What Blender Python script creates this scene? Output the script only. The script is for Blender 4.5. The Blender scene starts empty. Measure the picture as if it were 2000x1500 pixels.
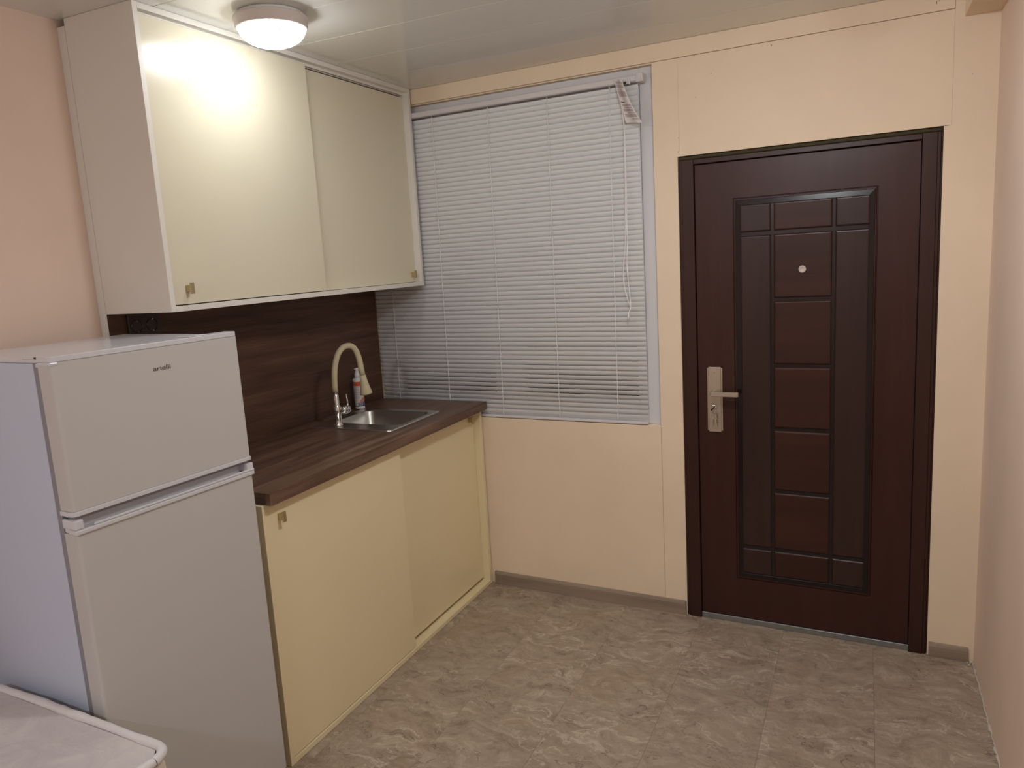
import bpy, bmesh, math, random
from math import sin, cos, pi
from mathutils import Matrix, Vector
random.seed(7)
C = bpy.context.scene.collection
S = bpy.context.scene

# ------------------------------------------------------------------ camera, world, lights, exposure
cam_d = bpy.data.cameras.new('camera'); cam = bpy.data.objects.new('camera', cam_d); C.objects.link(cam)
cam.location = (2.416, -3.1264, 1.6079)
cam.rotation_euler = (1.4066, 0.0586, 0.4811)
cam_d.sensor_width = 36; cam_d.lens = 1481.65 / 2000 * 36; cam_d.clip_start = 0.02; cam_d.clip_end = 60
S.camera = cam
S.view_settings.view_transform = 'Standard'; S.view_settings.look = 'None'
S.view_settings.gamma = 1; S.view_settings.use_curve_mapping = False
S.view_settings.exposure = 0.34
wd = bpy.data.worlds.new('night'); S.world = wd; wd.use_nodes = True
wd.node_tree.nodes['Background'].inputs[0].default_value = (0.01, 0.012, 0.02, 1)
wd.node_tree.nodes['Background'].inputs[1].default_value = 0.3
LAMP_A = 25.0      # radiance of the lit dome seen in the photograph
LAMP_B = 97.0      # its twin on the door side of the room, just above the frame
LAMP_C = 175.0     # the third one, at the far end of the room
LAMP_COL = (0.93, 0.97, 1.0)

# ------------------------------------------------------------------ materials
def mat(name, col, rough=0.5, spec=0.5, metal=0.0, build=None, coat=0.0):
    m = bpy.data.materials.new(name); m.use_nodes = True
    nt = m.node_tree; b = nt.nodes['Principled BSDF']
    b.inputs['Base Color'].default_value = (*col, 1); b.inputs['Roughness'].default_value = rough
    b.inputs['Metallic'].default_value = metal; b.inputs['Specular IOR Level'].default_value = spec
    b.inputs['Coat Weight'].default_value = coat
    if build: build(nt, b)
    return m
def N(nt, t, **kw):
    n = nt.nodes.new(t)
    for k, v in kw.items():
        if k in n.inputs.keys() if hasattr(n.inputs, 'keys') else False: n.inputs[k].default_value = v
        else: setattr(n, k, v)
    return n
def coords(nt, scale=(1, 1, 1), rnd=False):
    tc = nt.nodes.new('ShaderNodeTexCoord'); mp = nt.nodes.new('ShaderNodeMapping')
    mp.inputs['Scale'].default_value = scale
    nt.links.new(tc.outputs['Object'], mp.inputs['Vector'])
    if rnd:
        oi = nt.nodes.new('ShaderNodeObjectInfo'); mul = nt.nodes.new('ShaderNodeVectorMath'); mul.operation = 'SCALE'
        cb = nt.nodes.new('ShaderNodeCombineXYZ')
        for i in range(3): nt.links.new(oi.outputs['Random'], cb.inputs[i])
        nt.links.new(cb.outputs[0], mul.inputs[0]); mul.inputs['Scale'].default_value = 37.0
        nt.links.new(mul.outputs[0], mp.inputs['Location'])
    return mp.outputs[0]
def noise(nt, vec, scale, detail=4, rough=0.6, dist=0.0):
    n = nt.nodes.new('ShaderNodeTexNoise'); n.inputs['Scale'].default_value = scale
    n.inputs['Detail'].default_value = detail; n.inputs['Roughness'].default_value = rough
    n.inputs['Distortion'].default_value = dist
    nt.links.new(vec, n.inputs['Vector']); return n.outputs['Fac']
def ramp(nt, fac, stops):
    r = nt.nodes.new('ShaderNodeValToRGB'); nt.links.new(fac, r.inputs[0])
    e = r.color_ramp.elements
    while len(e) < len(stops): e.new(0.5)
    for i, (p, c) in enumerate(stops): e[i].position = p; e[i].color = (*c, 1) if len(c) == 3 else c
    return r.outputs[0]
def mix(nt, fac, a, b, mode='MIX'):
    m = nt.nodes.new('ShaderNodeMix'); m.data_type = 'RGBA'; m.blend_type = mode
    for sock, v in ((m.inputs[0], fac), (m.inputs[6], a), (m.inputs[7], b)):
        if hasattr(v, 'links') or hasattr(v, 'is_linked'): nt.links.new(v, sock)
        else: sock.default_value = v if isinstance(v, (int, float)) else (*v, 1)
    return m.outputs[2]
def bump(nt, b, h, strength=0.1, dist=0.001):
    bp = nt.nodes.new('ShaderNodeBump'); bp.inputs['Strength'].default_value = strength; bp.inputs['Distance'].default_value = dist
    nt.links.new(h, bp.inputs['Height']); nt.links.new(bp.outputs[0], b.inputs['Normal'])
def mth(nt, op, a, b=0.0):
    m = nt.nodes.new('ShaderNodeMath'); m.operation = op
    for s, v in ((m.inputs[0], a), (m.inputs[1], b)):
        if isinstance(v, (int, float)): s.default_value = v
        else: nt.links.new(v, s)
    return m.outputs[0]

def painted(c, var=0.04, bs=0.12):
    def f(nt, b):
        v = coords(nt)
        big = noise(nt, v, 2.2, 3)
        lo = tuple(x * (1 - var) for x in c); hi = tuple(min(1, x * (1 + var)) for x in c)
        nt.links.new(ramp(nt, big, [(0.3, lo), (0.7, hi)]), b.inputs['Base Color'])
        bump(nt, b, noise(nt, v, 90, 3), bs, 0.0006)
    return f
def wood(c0, c1, c2, axis, s=1.0, bs=0.15, streak=30):
    def f(nt, b):
        sc = [streak * s] * 3; sc[axis] = 1.6 * s
        v = coords(nt, sc, rnd=False)
        a = noise(nt, v, 1.0, 6, 0.62, 0.35)
        sc2 = [7 * s] * 3; sc2[axis] = 1.1 * s
        d = noise(nt, coords(nt, sc2), 1.0, 3, 0.5, 0.8)
        sc3 = [260 * s] * 3; sc3[axis] = 7 * s
        fine = noise(nt, coords(nt, sc3), 1.0, 2, 0.5)
        s1 = mth(nt, 'ADD', mth(nt, 'MULTIPLY', a, 0.5), mth(nt, 'MULTIPLY', d, 0.35))
        s1 = mth(nt, 'ADD', s1, mth(nt, 'MULTIPLY', fine, 0.15))
        nt.links.new(ramp(nt, s1, [(0.33, c0), (0.5, c1), (0.68, c2)]), b.inputs['Base Color'])
        bump(nt, b, fine, bs, 0.0005)
    return f
def stone(nt, b):
    v = coords(nt, rnd=True)
    warp = nt.nodes.new('ShaderNodeVectorMath'); warp.operation = 'ADD'
    nn = nt.nodes.new('ShaderNodeTexNoise'); nn.inputs['Scale'].default_value = 5; nn.inputs['Detail'].default_value = 4
    nt.links.new(v, nn.inputs['Vector'])
    sc = nt.nodes.new('ShaderNodeVectorMath'); sc.operation = 'SCALE'; sc.inputs['Scale'].default_value = 0.22
    nt.links.new(nn.outputs['Color'], sc.inputs[0]); nt.links.new(v, warp.inputs[0]); nt.links.new(sc.outputs[0], warp.inputs[1])
    mp = nt.nodes.new('ShaderNodeMapping'); mp.inputs['Scale'].default_value = (4.5, 11.0, 4.0); mp.inputs['Rotation'].default_value = (0, 0, 0.35)
    nt.links.new(warp.outputs[0], mp.inputs['Vector'])
    a = noise(nt, mp.outputs[0], 2.0, 12, 0.74)
    base = ramp(nt, a, [(0.36, (0.235, 0.18, 0.13)), (0.45, (0.33, 0.26, 0.195)), (0.55, (0.385, 0.31, 0.235)), (0.62, (0.45, 0.37, 0.285)), (0.70, (0.54, 0.455, 0.36))])
    blot = noise(nt, warp.outputs[0], 3.0, 3, 0.5)
    base = mix(nt, ramp(nt, blot, [(0.35, (0, 0, 0)), (0.7, (0.35, 0.35, 0.35))]), base, (0.40, 0.27, 0.19))
    # thin veins
    def vein(scale, detail, rough, centre, width, colour, amount, gscale, glo):
        nonlocal base
        q = mth(nt, 'ABSOLUTE', mth(nt, 'SUBTRACT', noise(nt, mp.outputs[0], scale, detail, rough), centre))
        line = ramp(nt, q, [(0.0, (1, 1, 1)), (width, (0, 0, 0))])
        gate = ramp(nt, noise(nt, warp.outputs[0], gscale, 2), [(glo, (0, 0, 0)), (glo + 0.07, (amount, amount, amount))])
        base = mix(nt, mix(nt, 1.0, line, gate, 'MULTIPLY'), base, colour)
    vein(0.8, 6, 0.55, 0.50, 0.006, (0.10, 0.075, 0.05), 0.9, 5.5, 0.50)
    vein(0.6, 8, 0.60, 0.46, 0.016, (0.60, 0.51, 0.41), 0.75, 4.0, 0.46)
    vein(1.3, 7, 0.60, 0.54, 0.007, (0.13, 0.095, 0.065), 0.8, 9.0, 0.50)
    vein(1.1, 9, 0.66, 0.55, 0.012, (0.58, 0.50, 0.40), 0.6, 7.0, 0.48)
    speck = ramp(nt, noise(nt, v, 110, 2), [(0.28, (0.7, 0.7, 0.7)), (0.36, (1, 1, 1))])
    base = mix(nt, 1.0, base, speck, 'MULTIPLY')
    nt.links.new(base, b.inputs['Base Color'])
    bump(nt, b, a, 0.35, 0.002)
def brushed(axis, lo=0.2, hi=0.4):
    def f(nt, b):
        sc = [200] * 3; sc[axis] = 3
        nt.links.new(mth(nt, 'ADD', mth(nt, 'MULTIPLY', noise(nt, coords(nt, sc), 1, 3), hi - lo), lo), b.inputs['Roughness'])
    return f

M = {}
M['wall'] = mat('wall_paint', (0.80, 0.63, 0.47), 0.7, 0.25, build=painted((0.85, 0.69, 0.515)))
M['side_wall'] = mat('wall_paint_pink_lit', (0.78, 0.6, 0.5), 0.7, 0.25, build=painted((0.82, 0.63, 0.515)))  # same paint as the back wall; its pinker lit look is in the colour
M['ceil'] = mat('ceiling_pvc', (0.78, 0.765, 0.725), 0.14, 0.5, build=lambda nt, b: bump(nt, b, noise(nt, coords(nt, (2, 14, 2)), 1.0, 2), 0.05, 0.002))
M['joint'] = mat('joint_white', (0.78, 0.76, 0.72), 0.4)
M['dark_gap'] = mat('dark_gap', (0.05, 0.035, 0.025), 0.8)
M['tile'] = mat('stone_tile', (0.4, 0.3, 0.2), 0.42, 0.35, build=stone)
M['grout'] = mat('tile_edge', (0.22, 0.17, 0.13), 0.8)
M['cream'] = mat('cream_laminate_lamp_grey', (0.80, 0.70, 0.48), 0.22, 0.5, build=painted((0.74, 0.68, 0.52), 0.015, 0.05))  # colour greyed to take in the white lamp light on the upper doors
M['carcass'] = mat('white_laminate', (0.80, 0.74, 0.64), 0.35, 0.45, build=painted((0.79, 0.75, 0.68), 0.012, 0.04))
M['low_cream'] = mat('cream_laminate_low', (0.80, 0.68, 0.44), 0.35, 0.4, build=painted((0.86, 0.745, 0.48), 0.015, 0.05))
M['wood_top'] = mat('dark_oak_worktop', (0.1, 0.06, 0.05), 0.42, 0.4, build=wood((0.0525, 0.0269, 0.0173), (0.1250, 0.0696, 0.0446), (0.2562, 0.1518, 0.1013), 1))
M['wood_splash'] = mat('dark_oak_splashback', (0.1, 0.06, 0.05), 0.5, 0.35, build=wood((0.0389, 0.0180, 0.0112), (0.0918, 0.0456, 0.0285), (0.1782, 0.0931, 0.0605), 1, 0.8))
M['skirt'] = mat('grey_oak_skirting', (0.3, 0.24, 0.18), 0.5, 0.3, build=wood((0.20, 0.15, 0.11), (0.29, 0.225, 0.165), (0.36, 0.28, 0.21), 0, 1.2))
M['brass'] = mat('brushed_brass', (0.52, 0.43, 0.24), 0.38, 0.5, 0.7, build=brushed(2, 0.3, 0.5))
M['door_wood'] = mat('mahogany_leaf', (0.07, 0.03, 0.024), 0.36, 0.34, build=wood((0.0316, 0.0087, 0.0056), (0.0414, 0.0119, 0.0079), (0.0535, 0.0165, 0.0111), 2, 0.9, 0.05))
M['door_wood_h'] = mat('mahogany_cross', (0.07, 0.03, 0.024), 0.38, 0.32, build=wood((0.0243, 0.0073, 0.0047), (0.0401, 0.0124, 0.0076), (0.0638, 0.0206, 0.0119), 0, 0.9, 0.05, 14))
M['door_wood_g'] = mat('mahogany_grey', (0.05, 0.03, 0.03), 0.36, 0.36, build=wood((0.0231, 0.0092, 0.0072), (0.0316, 0.0129, 0.0099), (0.0437, 0.0192, 0.0147), 2, 1.0, 0.05))
M['door_black'] = mat('groove_black', (0.012, 0.008, 0.008), 0.2, 0.38)
M['frame'] = mat('door_frame_brown', (0.062, 0.027, 0.021), 0.38, 0.34, build=wood((0.0304, 0.0096, 0.0063), (0.0376, 0.0124, 0.0083), (0.0462, 0.0156, 0.0107), 2, 0.9, 0.04))
M['foam'] = mat('foam_seal', (0.06, 0.045, 0.02), 0.9)
M['thresh'] = mat('threshold_steel', (0.25, 0.25, 0.24), 0.45, 0.5, 0.5, build=brushed(0, 0.35, 0.6))
M['satin'] = mat('satin_nickel', (0.52, 0.45, 0.36), 0.36, 0.5, 0.75, build=brushed(2, 0.3, 0.42))
M['chrome'] = mat('chrome', (0.75, 0.75, 0.75), 0.08, 0.5, 1.0)
M['steel'] = mat('sink_steel', (0.62, 0.61, 0.57), 0.3, 0.5, 1.0, build=brushed(0, 0.27, 0.36))
M['hose'] = mat('beige_rubber', (0.62, 0.54, 0.345), 0.5, 0.4)
M['pvc'] = mat('white_pvc', (0.74, 0.72, 0.73), 0.3, 0.5)
M['slat'] = mat('blind_aluminium', (0.77, 0.77, 0.77), 0.34, 0.45)
M['rail'] = mat('blind_rail', (0.70, 0.66, 0.66), 0.35, 0.45)
M['cord'] = mat('white_cord', (0.9, 0.89, 0.88), 0.8, 0.2)
M['glass'] = mat('window_glass', (0.9, 0.95, 0.95), 0.02, 0.5, build=lambda nt, b: b.inputs['Transmission Weight'].__setattr__('default_value', 1.0))
M['fridge'] = mat('fridge_enamel', (0.57, 0.555, 0.535), 0.34, 0.5, build=lambda nt, b: bump(nt, b, noise(nt, coords(nt), 420, 2), 0.04, 0.0004))
M['fridge_side'] = mat('fridge_side_cool_lit', (0.56, 0.61, 0.745), 0.4, 0.45, build=lambda nt, b: bump(nt, b, noise(nt, coords(nt), 420, 2), 0.04, 0.0004))  # blue tint is the cool light on this side, put into the colour
M['fridge_trim'] = mat('fridge_plastic', (0.66, 0.66, 0.69), 0.2, 0.5)
M['gasket'] = mat('door_gasket', (0.27, 0.27, 0.295), 0.6, 0.3)
M['black'] = mat('black_plastic', (0.018, 0.014, 0.013), 0.25, 0.5)
M['darkplate'] = mat('dark_brown_plastic', (0.03, 0.018, 0.014), 0.28, 0.5)
M['logo'] = mat('logo_metal', (0.14, 0.11, 0.09), 0.35, 0.5, 0.4)
M['bottle'] = mat('bottle_white', (0.80, 0.76, 0.74), 0.35, 0.5)
M['lampbase'] = mat('lamp_enamel', (0.74, 0.72, 0.68), 0.4, 0.4)
M['lampring'] = mat('lamp_ring', (0.62, 0.55, 0.50), 0.4, 0.4)
M['mattress'] = mat('mattress_cloth', (0.62, 0.57, 0.56), 0.8, 0.2)
M['piping'] = mat('mattress_piping', (0.74, 0.71, 0.71), 0.7, 0.25, build=lambda nt, b: bump(nt, b, noise(nt, coords(nt, (14, 40, 40)), 3, 3), 0.35, 0.002))
M['mattress_side'] = mat('mattress_border', (0.72, 0.62, 0.50), 0.75, 0.2, build=lambda nt, b: bump(nt, b, noise(nt, coords(nt), 30, 3), 0.3, 0.004))
M['bed'] = mat('bed_board', (0.55, 0.48, 0.38), 0.5, 0.3)
M['sealant'] = mat('white_sealant', (0.62, 0.56, 0.48), 0.6, 0.3)
M['mark'] = mat('pencil_mark', (0.20, 0.13, 0.09), 0.8)

def mattress_top(nt, b):
    v = coords(nt)
    wrinkle = noise(nt, coords(nt, (3, 9, 3)), 1.6, 5, 0.6, 0.6)
    big = noise(nt, coords(nt, (1, 1, 1)), 7, 5, 0.65, 1.2)
    nt.links.new(ramp(nt, big, [(0.35, (0.56, 0.51, 0.52)), (0.6, (0.64, 0.59, 0.57)), (0.75, (0.70, 0.65, 0.60))]), b.inputs['Base Color'])
    bump(nt, b, mth(nt, 'ADD', wrinkle, mth(nt, 'MULTIPLY', big, 0.7)), 0.5, 0.012)
    b.inputs['Roughness'].default_value = 0.5
M['mattress_top'] = mat('quilted_cover', (0.6, 0.6, 0.6), 0.5, 0.35, build=mattress_top)

def label_print(nt, b):
    """printed bottle label: u = angle, v = height over the label"""
    uv = nt.nodes.new('ShaderNodeUVMap'); sp = nt.nodes.new('ShaderNodeSeparateXYZ'); nt.links.new(uv.outputs[0], sp.inputs[0])
    u, v = sp.outputs[0], sp.outputs[1]
    u = mth(nt, 'ADD', mth(nt, 'MULTIPLY', mth(nt, 'SUBTRACT', mth(nt, 'FRACT', mth(nt, 'ADD', u, 0.5)), 0.353), 0.75), 0.58)
    white = (0.74, 0.70, 0.68)
    w = mth(nt, 'MULTIPLY', mth(nt, 'SINE', mth(nt, 'MULTIPLY', u, 14.0)), 0.03)
    vt = mth(nt, 'ADD', v, w)
    top = mth(nt, 'GREATER_THAN', vt, 0.86)
    col = mix(nt, top, white, (0.62, 0.10, 0.04))
    line = mth(nt, 'MULTIPLY', mth(nt, 'GREATER_THAN', vt, 0.82), mth(nt, 'LESS_THAN', vt, 0.84))
    col = mix(nt, line, col, (0.35, 0.14, 0.12))
    # text lines in a column
    rows = mth(nt, 'GREATER_THAN', mth(nt, 'SINE', mth(nt, 'MULTIPLY', v, 150.0)), 0.2)
    cmb = nt.nodes.new('ShaderNodeCombineXYZ'); nt.links.new(mth(nt, 'MULTIPLY', u, 90), cmb.inputs[0]); nt.links.new(mth(nt, 'FLOOR', mth(nt, 'MULTIPLY', v, 24)), cmb.inputs[1])
    wn = nt.nodes.new('ShaderNodeTexNoise'); wn.inputs['Scale'].default_value = 1.0; nt.links.new(cmb.outputs[0], wn.inputs['Vector'])
    gaps = mth(nt, 'GREATER_THAN', wn.outputs['Fac'], 0.45)
    reg = mth(nt, 'MULTIPLY', mth(nt, 'MULTIPLY', mth(nt, 'GREATER_THAN', u, 0.46), mth(nt, 'LESS_THAN', u, 0.60)), mth(nt, 'MULTIPLY', mth(nt, 'GREATER_THAN', v, 0.32), mth(nt, 'LESS_THAN', v, 0.78)))
    col = mix(nt, mth(nt, 'MULTIPLY', mth(nt, 'MULTIPLY', rows, gaps), mth(nt, 'MULTIPLY', reg, 0.75)), col, (0.30, 0.27, 0.27))
    # diagonal red swoosh, blue block, grey code panel
    dg = mth(nt, 'SUBTRACT', v, mth(nt, 'MULTIPLY', mth(nt, 'SUBTRACT', u, 0.58), 1.5))
    sw = mth(nt, 'MULTIPLY', mth(nt, 'LESS_THAN', dg, 0.22), mth(nt, 'GREATER_THAN', u, 0.585))
    stripes = mth(nt, 'GREATER_THAN', mth(nt, 'SINE', mth(nt, 'MULTIPLY', dg, 120.0)), -0.55)
    col = mix(nt, mth(nt, 'MULTIPLY', sw, stripes), col, (0.65, 0.10, 0.03))
    bl = mth(nt, 'MULTIPLY', mth(nt, 'GREATER_THAN', u, 0.655), mth(nt, 'LESS_THAN', v, 0.17))
    col = mix(nt, bl, col, (0.07, 0.16, 0.42))
    gp = mth(nt, 'MULTIPLY', mth(nt, 'MULTIPLY', mth(nt, 'GREATER_THAN', u, 0.54), mth(nt, 'LESS_THAN', u, 0.65)), mth(nt, 'LESS_THAN', v, 0.16))
    col = mix(nt, gp, col, (0.28, 0.28, 0.29))
    base = mth(nt, 'LESS_THAN', v, 0.035)
    col = mix(nt, base, col, (0.02, 0.03, 0.09))
    nt.links.new(col, b.inputs['Base Color'])
M['label'] = mat('printed_label', (0.8, 0.8, 0.8), 0.4, 0.4, build=label_print)

def tag_print(nt, b):
    uv = nt.nodes.new('ShaderNodeUVMap'); sp = nt.nodes.new('ShaderNodeSeparateXYZ'); nt.links.new(uv.outputs[0], sp.inputs[0])
    u, v = sp.outputs[0], sp.outputs[1]
    def band(v0, v1, u0=0.08, u1=0.93):
        return mth(nt, 'MULTIPLY', mth(nt, 'MULTIPLY', mth(nt, 'GREATER_THAN', v, v0), mth(nt, 'LESS_THAN', v, v1)), mth(nt, 'MULTIPLY', mth(nt, 'GREATER_THAN', u, u0), mth(nt, 'LESS_THAN', u, u1)))
    col = (0.74, 0.68, 0.65)
    ink = (0.36, 0.28, 0.275)
    for a in ((0.90, 0.96), (0.80, 0.885), (0.775, 0.79, .08, .6), (0.745, 0.765, .08, .7), (0.60, 0.73), (0.38, 0.425), (0.335, 0.365, .15), (0.26, 0.32, .08, .9), (0.215, 0.24, .3), (0.13, 0.20), (0.08, 0.10, .5)):
        col = mix(nt, mth(nt, 'MULTIPLY', band(*a), 0.72), col, ink)
    col = mix(nt, band(0.465, 0.485, 0.06, 0.4), col, (0.10, 0.07, 0.07))
    nt.links.new(col, b.inputs['Base Color'])
M['tagprint'] = mat('printed_paper', (0.7, 0.65, 0.62), 0.6, 0.3, build=tag_print)

def lamp_mat(name, strength, lines=True, col=None):
    LAMP_COL = col or (0.93, 0.97, 1.0)
    m = bpy.data.materials.new(name); m.use_nodes = True; nt = m.node_tree; nt.nodes.clear()
    out = nt.nodes.new('ShaderNodeOutputMaterial'); em = nt.nodes.new('ShaderNodeEmission')
    em.inputs[0].default_value = (*LAMP_COL, 1); em.inputs[1].default_value = strength
    if lines:   # dark prism ridges cast in the glass
        uv = nt.nodes.new('ShaderNodeUVMap'); sp = nt.nodes.new('ShaderNodeSeparateXYZ'); nt.links.new(uv.outputs[0], sp.inputs[0])
        s = mth(nt, 'SINE', mth(nt, 'MULTIPLY', sp.outputs[0], 2 * pi * 30))
        r = ramp(nt, mth(nt, 'ADD', mth(nt, 'MULTIPLY', s, 0.5), 0.5), [(0.84, (1, 1, 1)), (0.95, (0.022, 0.025, 0.028))])
        band = mth(nt, 'MULTIPLY', mth(nt, 'GREATER_THAN', sp.outputs[1], 0.25), mth(nt, 'LESS_THAN', sp.outputs[1], 0.8))
        fac = mix(nt, band, (1, 1, 1), r)
        nt.links.new(mix(nt, 1.0, fac, LAMP_COL, 'MULTIPLY'), em.inputs[0])
    nt.links.new(em.outputs[0], out.inputs[0]); return m
M['lampglass'] = lamp_mat('lit_prism_glass', LAMP_A)
M['lampglass2'] = lamp_mat('lit_prism_glass_second', LAMP_B, False)
M['lampglass3'] = lamp_mat('lit_prism_glass_third', LAMP_C, False, (0.84, 0.92, 1.0))

# ------------------------------------------------------------------ mesh helpers
BASE = {}
def add_box(bm, x0, x1, y0, y1, z0, z1, bev=0.0, seg=1, rot=None):
    t = bmesh.new(); bmesh.ops.create_cube(t, size=1)
    for v in t.verts:
        v.co = Vector(((x0 + x1) / 2 + v.co.x * (x1 - x0), (y0 + y1) / 2 + v.co.y * (y1 - y0), (z0 + z1) / 2 + v.co.z * (z1 - z0)))
    if bev: bmesh.ops.bevel(t, geom=t.edges[:], offset=bev, segments=seg, profile=0.5, affect='EDGES')
    if rot: bmesh.ops.transform(t, matrix=rot, verts=t.verts)
    merge(bm, t)
def merge(bm, t):
    me = bpy.data.meshes.new('tmp'); t.to_mesh(me); t.free(); bm.from_mesh(me); bpy.data.meshes.remove(me)
def box(*a, **k):
    bm = bmesh.new(); add_box(bm, *a, **k); return bm
def frame_of(axis):
    a = Vector(axis).normalized(); u = a.orthogonal().normalized(); return a, u, a.cross(u)
def add_tube(bm, pts, r, seg=12, caps=True, radii=None):
    pts = [Vector(p) for p in pts]; rings = []
    prev = None
    for i, p in enumerate(pts):
        d = (pts[min(i + 1, len(pts) - 1)] - pts[max(i - 1, 0)]).normalized()
        if prev is None: u = d.orthogonal().normalized()
        else: u = (prev - d * prev.dot(d)).normalized()
        prev = u; w = d.cross(u); rr = radii[i] if radii else r
        rings.append([bm.verts.new(p + (u * cos(2 * pi * k / seg) + w * sin(2 * pi * k / seg)) * rr) for k in range(seg)])
    for a, b in zip(rings, rings[1:]):
        for k in range(seg):
            f = bm.faces.new((a[k], a[(k + 1) % seg], b[(k + 1) % seg], b[k])); f.smooth = True
    if caps: bm.faces.new(rings[0][::-1]); bm.faces.new(rings[-1])
def tube(*a, **k):
    bm = bmesh.new(); add_tube(bm, *a, **k); return bm
def add_lathe(bm, cx, cy, prof, seg=48, uv=False, smooth=True):
    """prof: list of (r, z); spins about the vertical through (cx, cy)"""
    rings = []
    for r, z in prof:
        if r < 1e-6: rings.append([bm.verts.new((cx, cy, z))])
        else: rings.append([bm.verts.new((cx + r * cos(2 * pi * k / seg), cy + r * sin(2 * pi * k / seg), z)) for k in range(seg)])
    lay = bm.loops.layers.uv.verify() if uv else None
    n = len(prof) - 1
    for i, (a, b) in enumerate(zip(rings, rings[1:])):
        for k in range(seg):
            k2 = (k + 1) % seg
            if len(a) == 1 and len(b) == 1: continue
            if len(a) == 1: vs = (a[0], b[k2], b[k]); st = ((k + .5, i), (k + 1, i + 1), (k, i + 1))
            elif len(b) == 1: vs = (a[k], a[k2], b[0]); st = ((k, i), (k + 1, i), (k + .5, i + 1))
            else: vs = (a[k], a[k2], b[k2], b[k]); st = ((k, i), (k + 1, i), (k + 1, i + 1), (k, i + 1))
            f = bm.faces.new(vs); f.smooth = smooth
            if uv:
                for l, (s_, t_) in zip(f.loops, st): l[lay].uv = (s_ / seg, t_ / n)
def lathe(*a, **k):
    bm = bmesh.new(); add_lathe(bm, *a, **k); return bm
def rrect(x0, x1, y0, y1, r, n=5):
    out = []
    for cx, cy, a0 in ((x1 - r, y1 - r, 0), (x0 + r, y1 - r, pi / 2), (x0 + r, y0 + r, pi), (x1 - r, y0 + r, 1.5 * pi)):
        for i in range(n + 1):
            a = a0 + pi / 2 * i / n; out.append((cx + r * cos(a), cy + r * sin(a)))
    return out
def loft(bm, loops, cap0=True, cap1=True, smooth=False):
    R = [[bm.verts.new(p) for p in lp] for lp in loops]; n = len(R[0])
    for a, b in zip(R, R[1:]):
        for k in range(n):
            f = bm.faces.new((a[k], a[(k + 1) % n], b[(k + 1) % n], b[k])); f.smooth = smooth
    if cap0: bm.faces.new(R[0][::-1])
    if cap1: bm.faces.new(R[-1])
def obj(name, bm, m, parent=None, smooth_angle=None):
    me = bpy.data.meshes.new(name)
    bmesh.ops.recalc_face_normals(bm, faces=bm.faces[:])
    root = parent; base = Vector((0, 0, 0))
    while root is not None:
        if root.name in BASE: base = BASE[root.name]; break
        root = root.parent
    if base.length: bmesh.ops.translate(bm, verts=bm.verts, vec=-base)
    bm.to_mesh(me); bm.free()
    o = bpy.data.objects.new(name, me); C.objects.link(o)
    if m is not None: me.materials.append(m)
    if parent is not None: o.parent = parent
    return o
AK = 0.0498; AF = -0.0229
FR = {'W': (Vector((0, 0, 0)), 0.0), 'K': (Vector((0, 0, 0)), AK), 'F': (Vector((0.6671, -1.543, 0)), AF)}
def thing(name, label, cat, base=(0, 0, 0), fr='W', group=None, kind=None):
    o = bpy.data.objects.new(name, None); C.objects.link(o); o.empty_display_size = 0.1
    org, a = FR[fr]; R = Matrix.Rotation(a, 3, 'Z')
    o.location = org + R @ Vector(base); o.rotation_euler = (0, 0, a)
    BASE[o.name] = Vector(base)
    if kind: o['kind'] = kind
    if label: o['label'] = label
    if cat: o['category'] = cat
    if group: o['group'] = group
    return o
def struct(name, label=None, fr='W', base=(0, 0, 0)):
    return thing(name, label, None, base, fr, kind='structure')

H = 2.417
# ------------------------------------------------------------------ the setting
fl = struct('floor', 'grey-brown stone-look tiled floor', 'K')
obj('floor_slab', box(-0.12, 3.1, -5.5, 0.35, -0.06, -0.0035), M['grout'], fl)
tcol = {0: -0.70, 1: -0.43, 2: -0.757, 3: -0.765, 4: -0.80, 5: -0.47}
tile_mesh = {}
def tile(x0, x1, y0, y1):
    key = (round(x1 - x0, 3), round(y1 - y0, 3))
    w, h = (x1 - x0) / 2, (y1 - y0) / 2
    if key not in tile_mesh:
        o = obj('floor_tile', box(-w + .0002, w - .0002, -h + .0002, h - .0002, -0.0035, 0, bev=0.0004), M['tile'], fl); tile_mesh[key] = o.data
    else:
        o = bpy.data.objects.new('floor_tile', tile_mesh[key]); C.objects.link(o); o.parent = fl
    o.location = ((x0 + x1) / 2, (y0 + y1) / 2, 0)
for ci in range(-2, 7):
    x0 = 0.606 + 0.34 * ci; x1 = x0 + 0.34
    s = tcol.get(ci, -0.6); x0c, x1c = max(x0, -0.1), min(x1, 3.0)
    y = s + 0.66 * math.ceil((0.3 - s) / 0.66)
    while y > -4.2:
        tile(x0c, x1c, max(y - 0.66, -4.4), min(y, 0.16)) if min(y, .16) - (y - .66) > 0.02 else None
        y -= 0.66

ce = struct('ceiling', 'pale grey glossy PVC panelled ceiling', 'K')
obj('ceiling_deck', box(-0.12, 3.1, -5.5, 0.35, H + 0.009, H + 0.06), M['joint'], ce)
yy = 0.259
while yy > -5.4:
    obj('ceiling_panel', box(-0.1, 3.05, yy - 0.287 + 0.0009, yy - 0.0009, H, H + 0.009, bev=0.0012), M['ceil'], ce)
    yy -= 0.287

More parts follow.
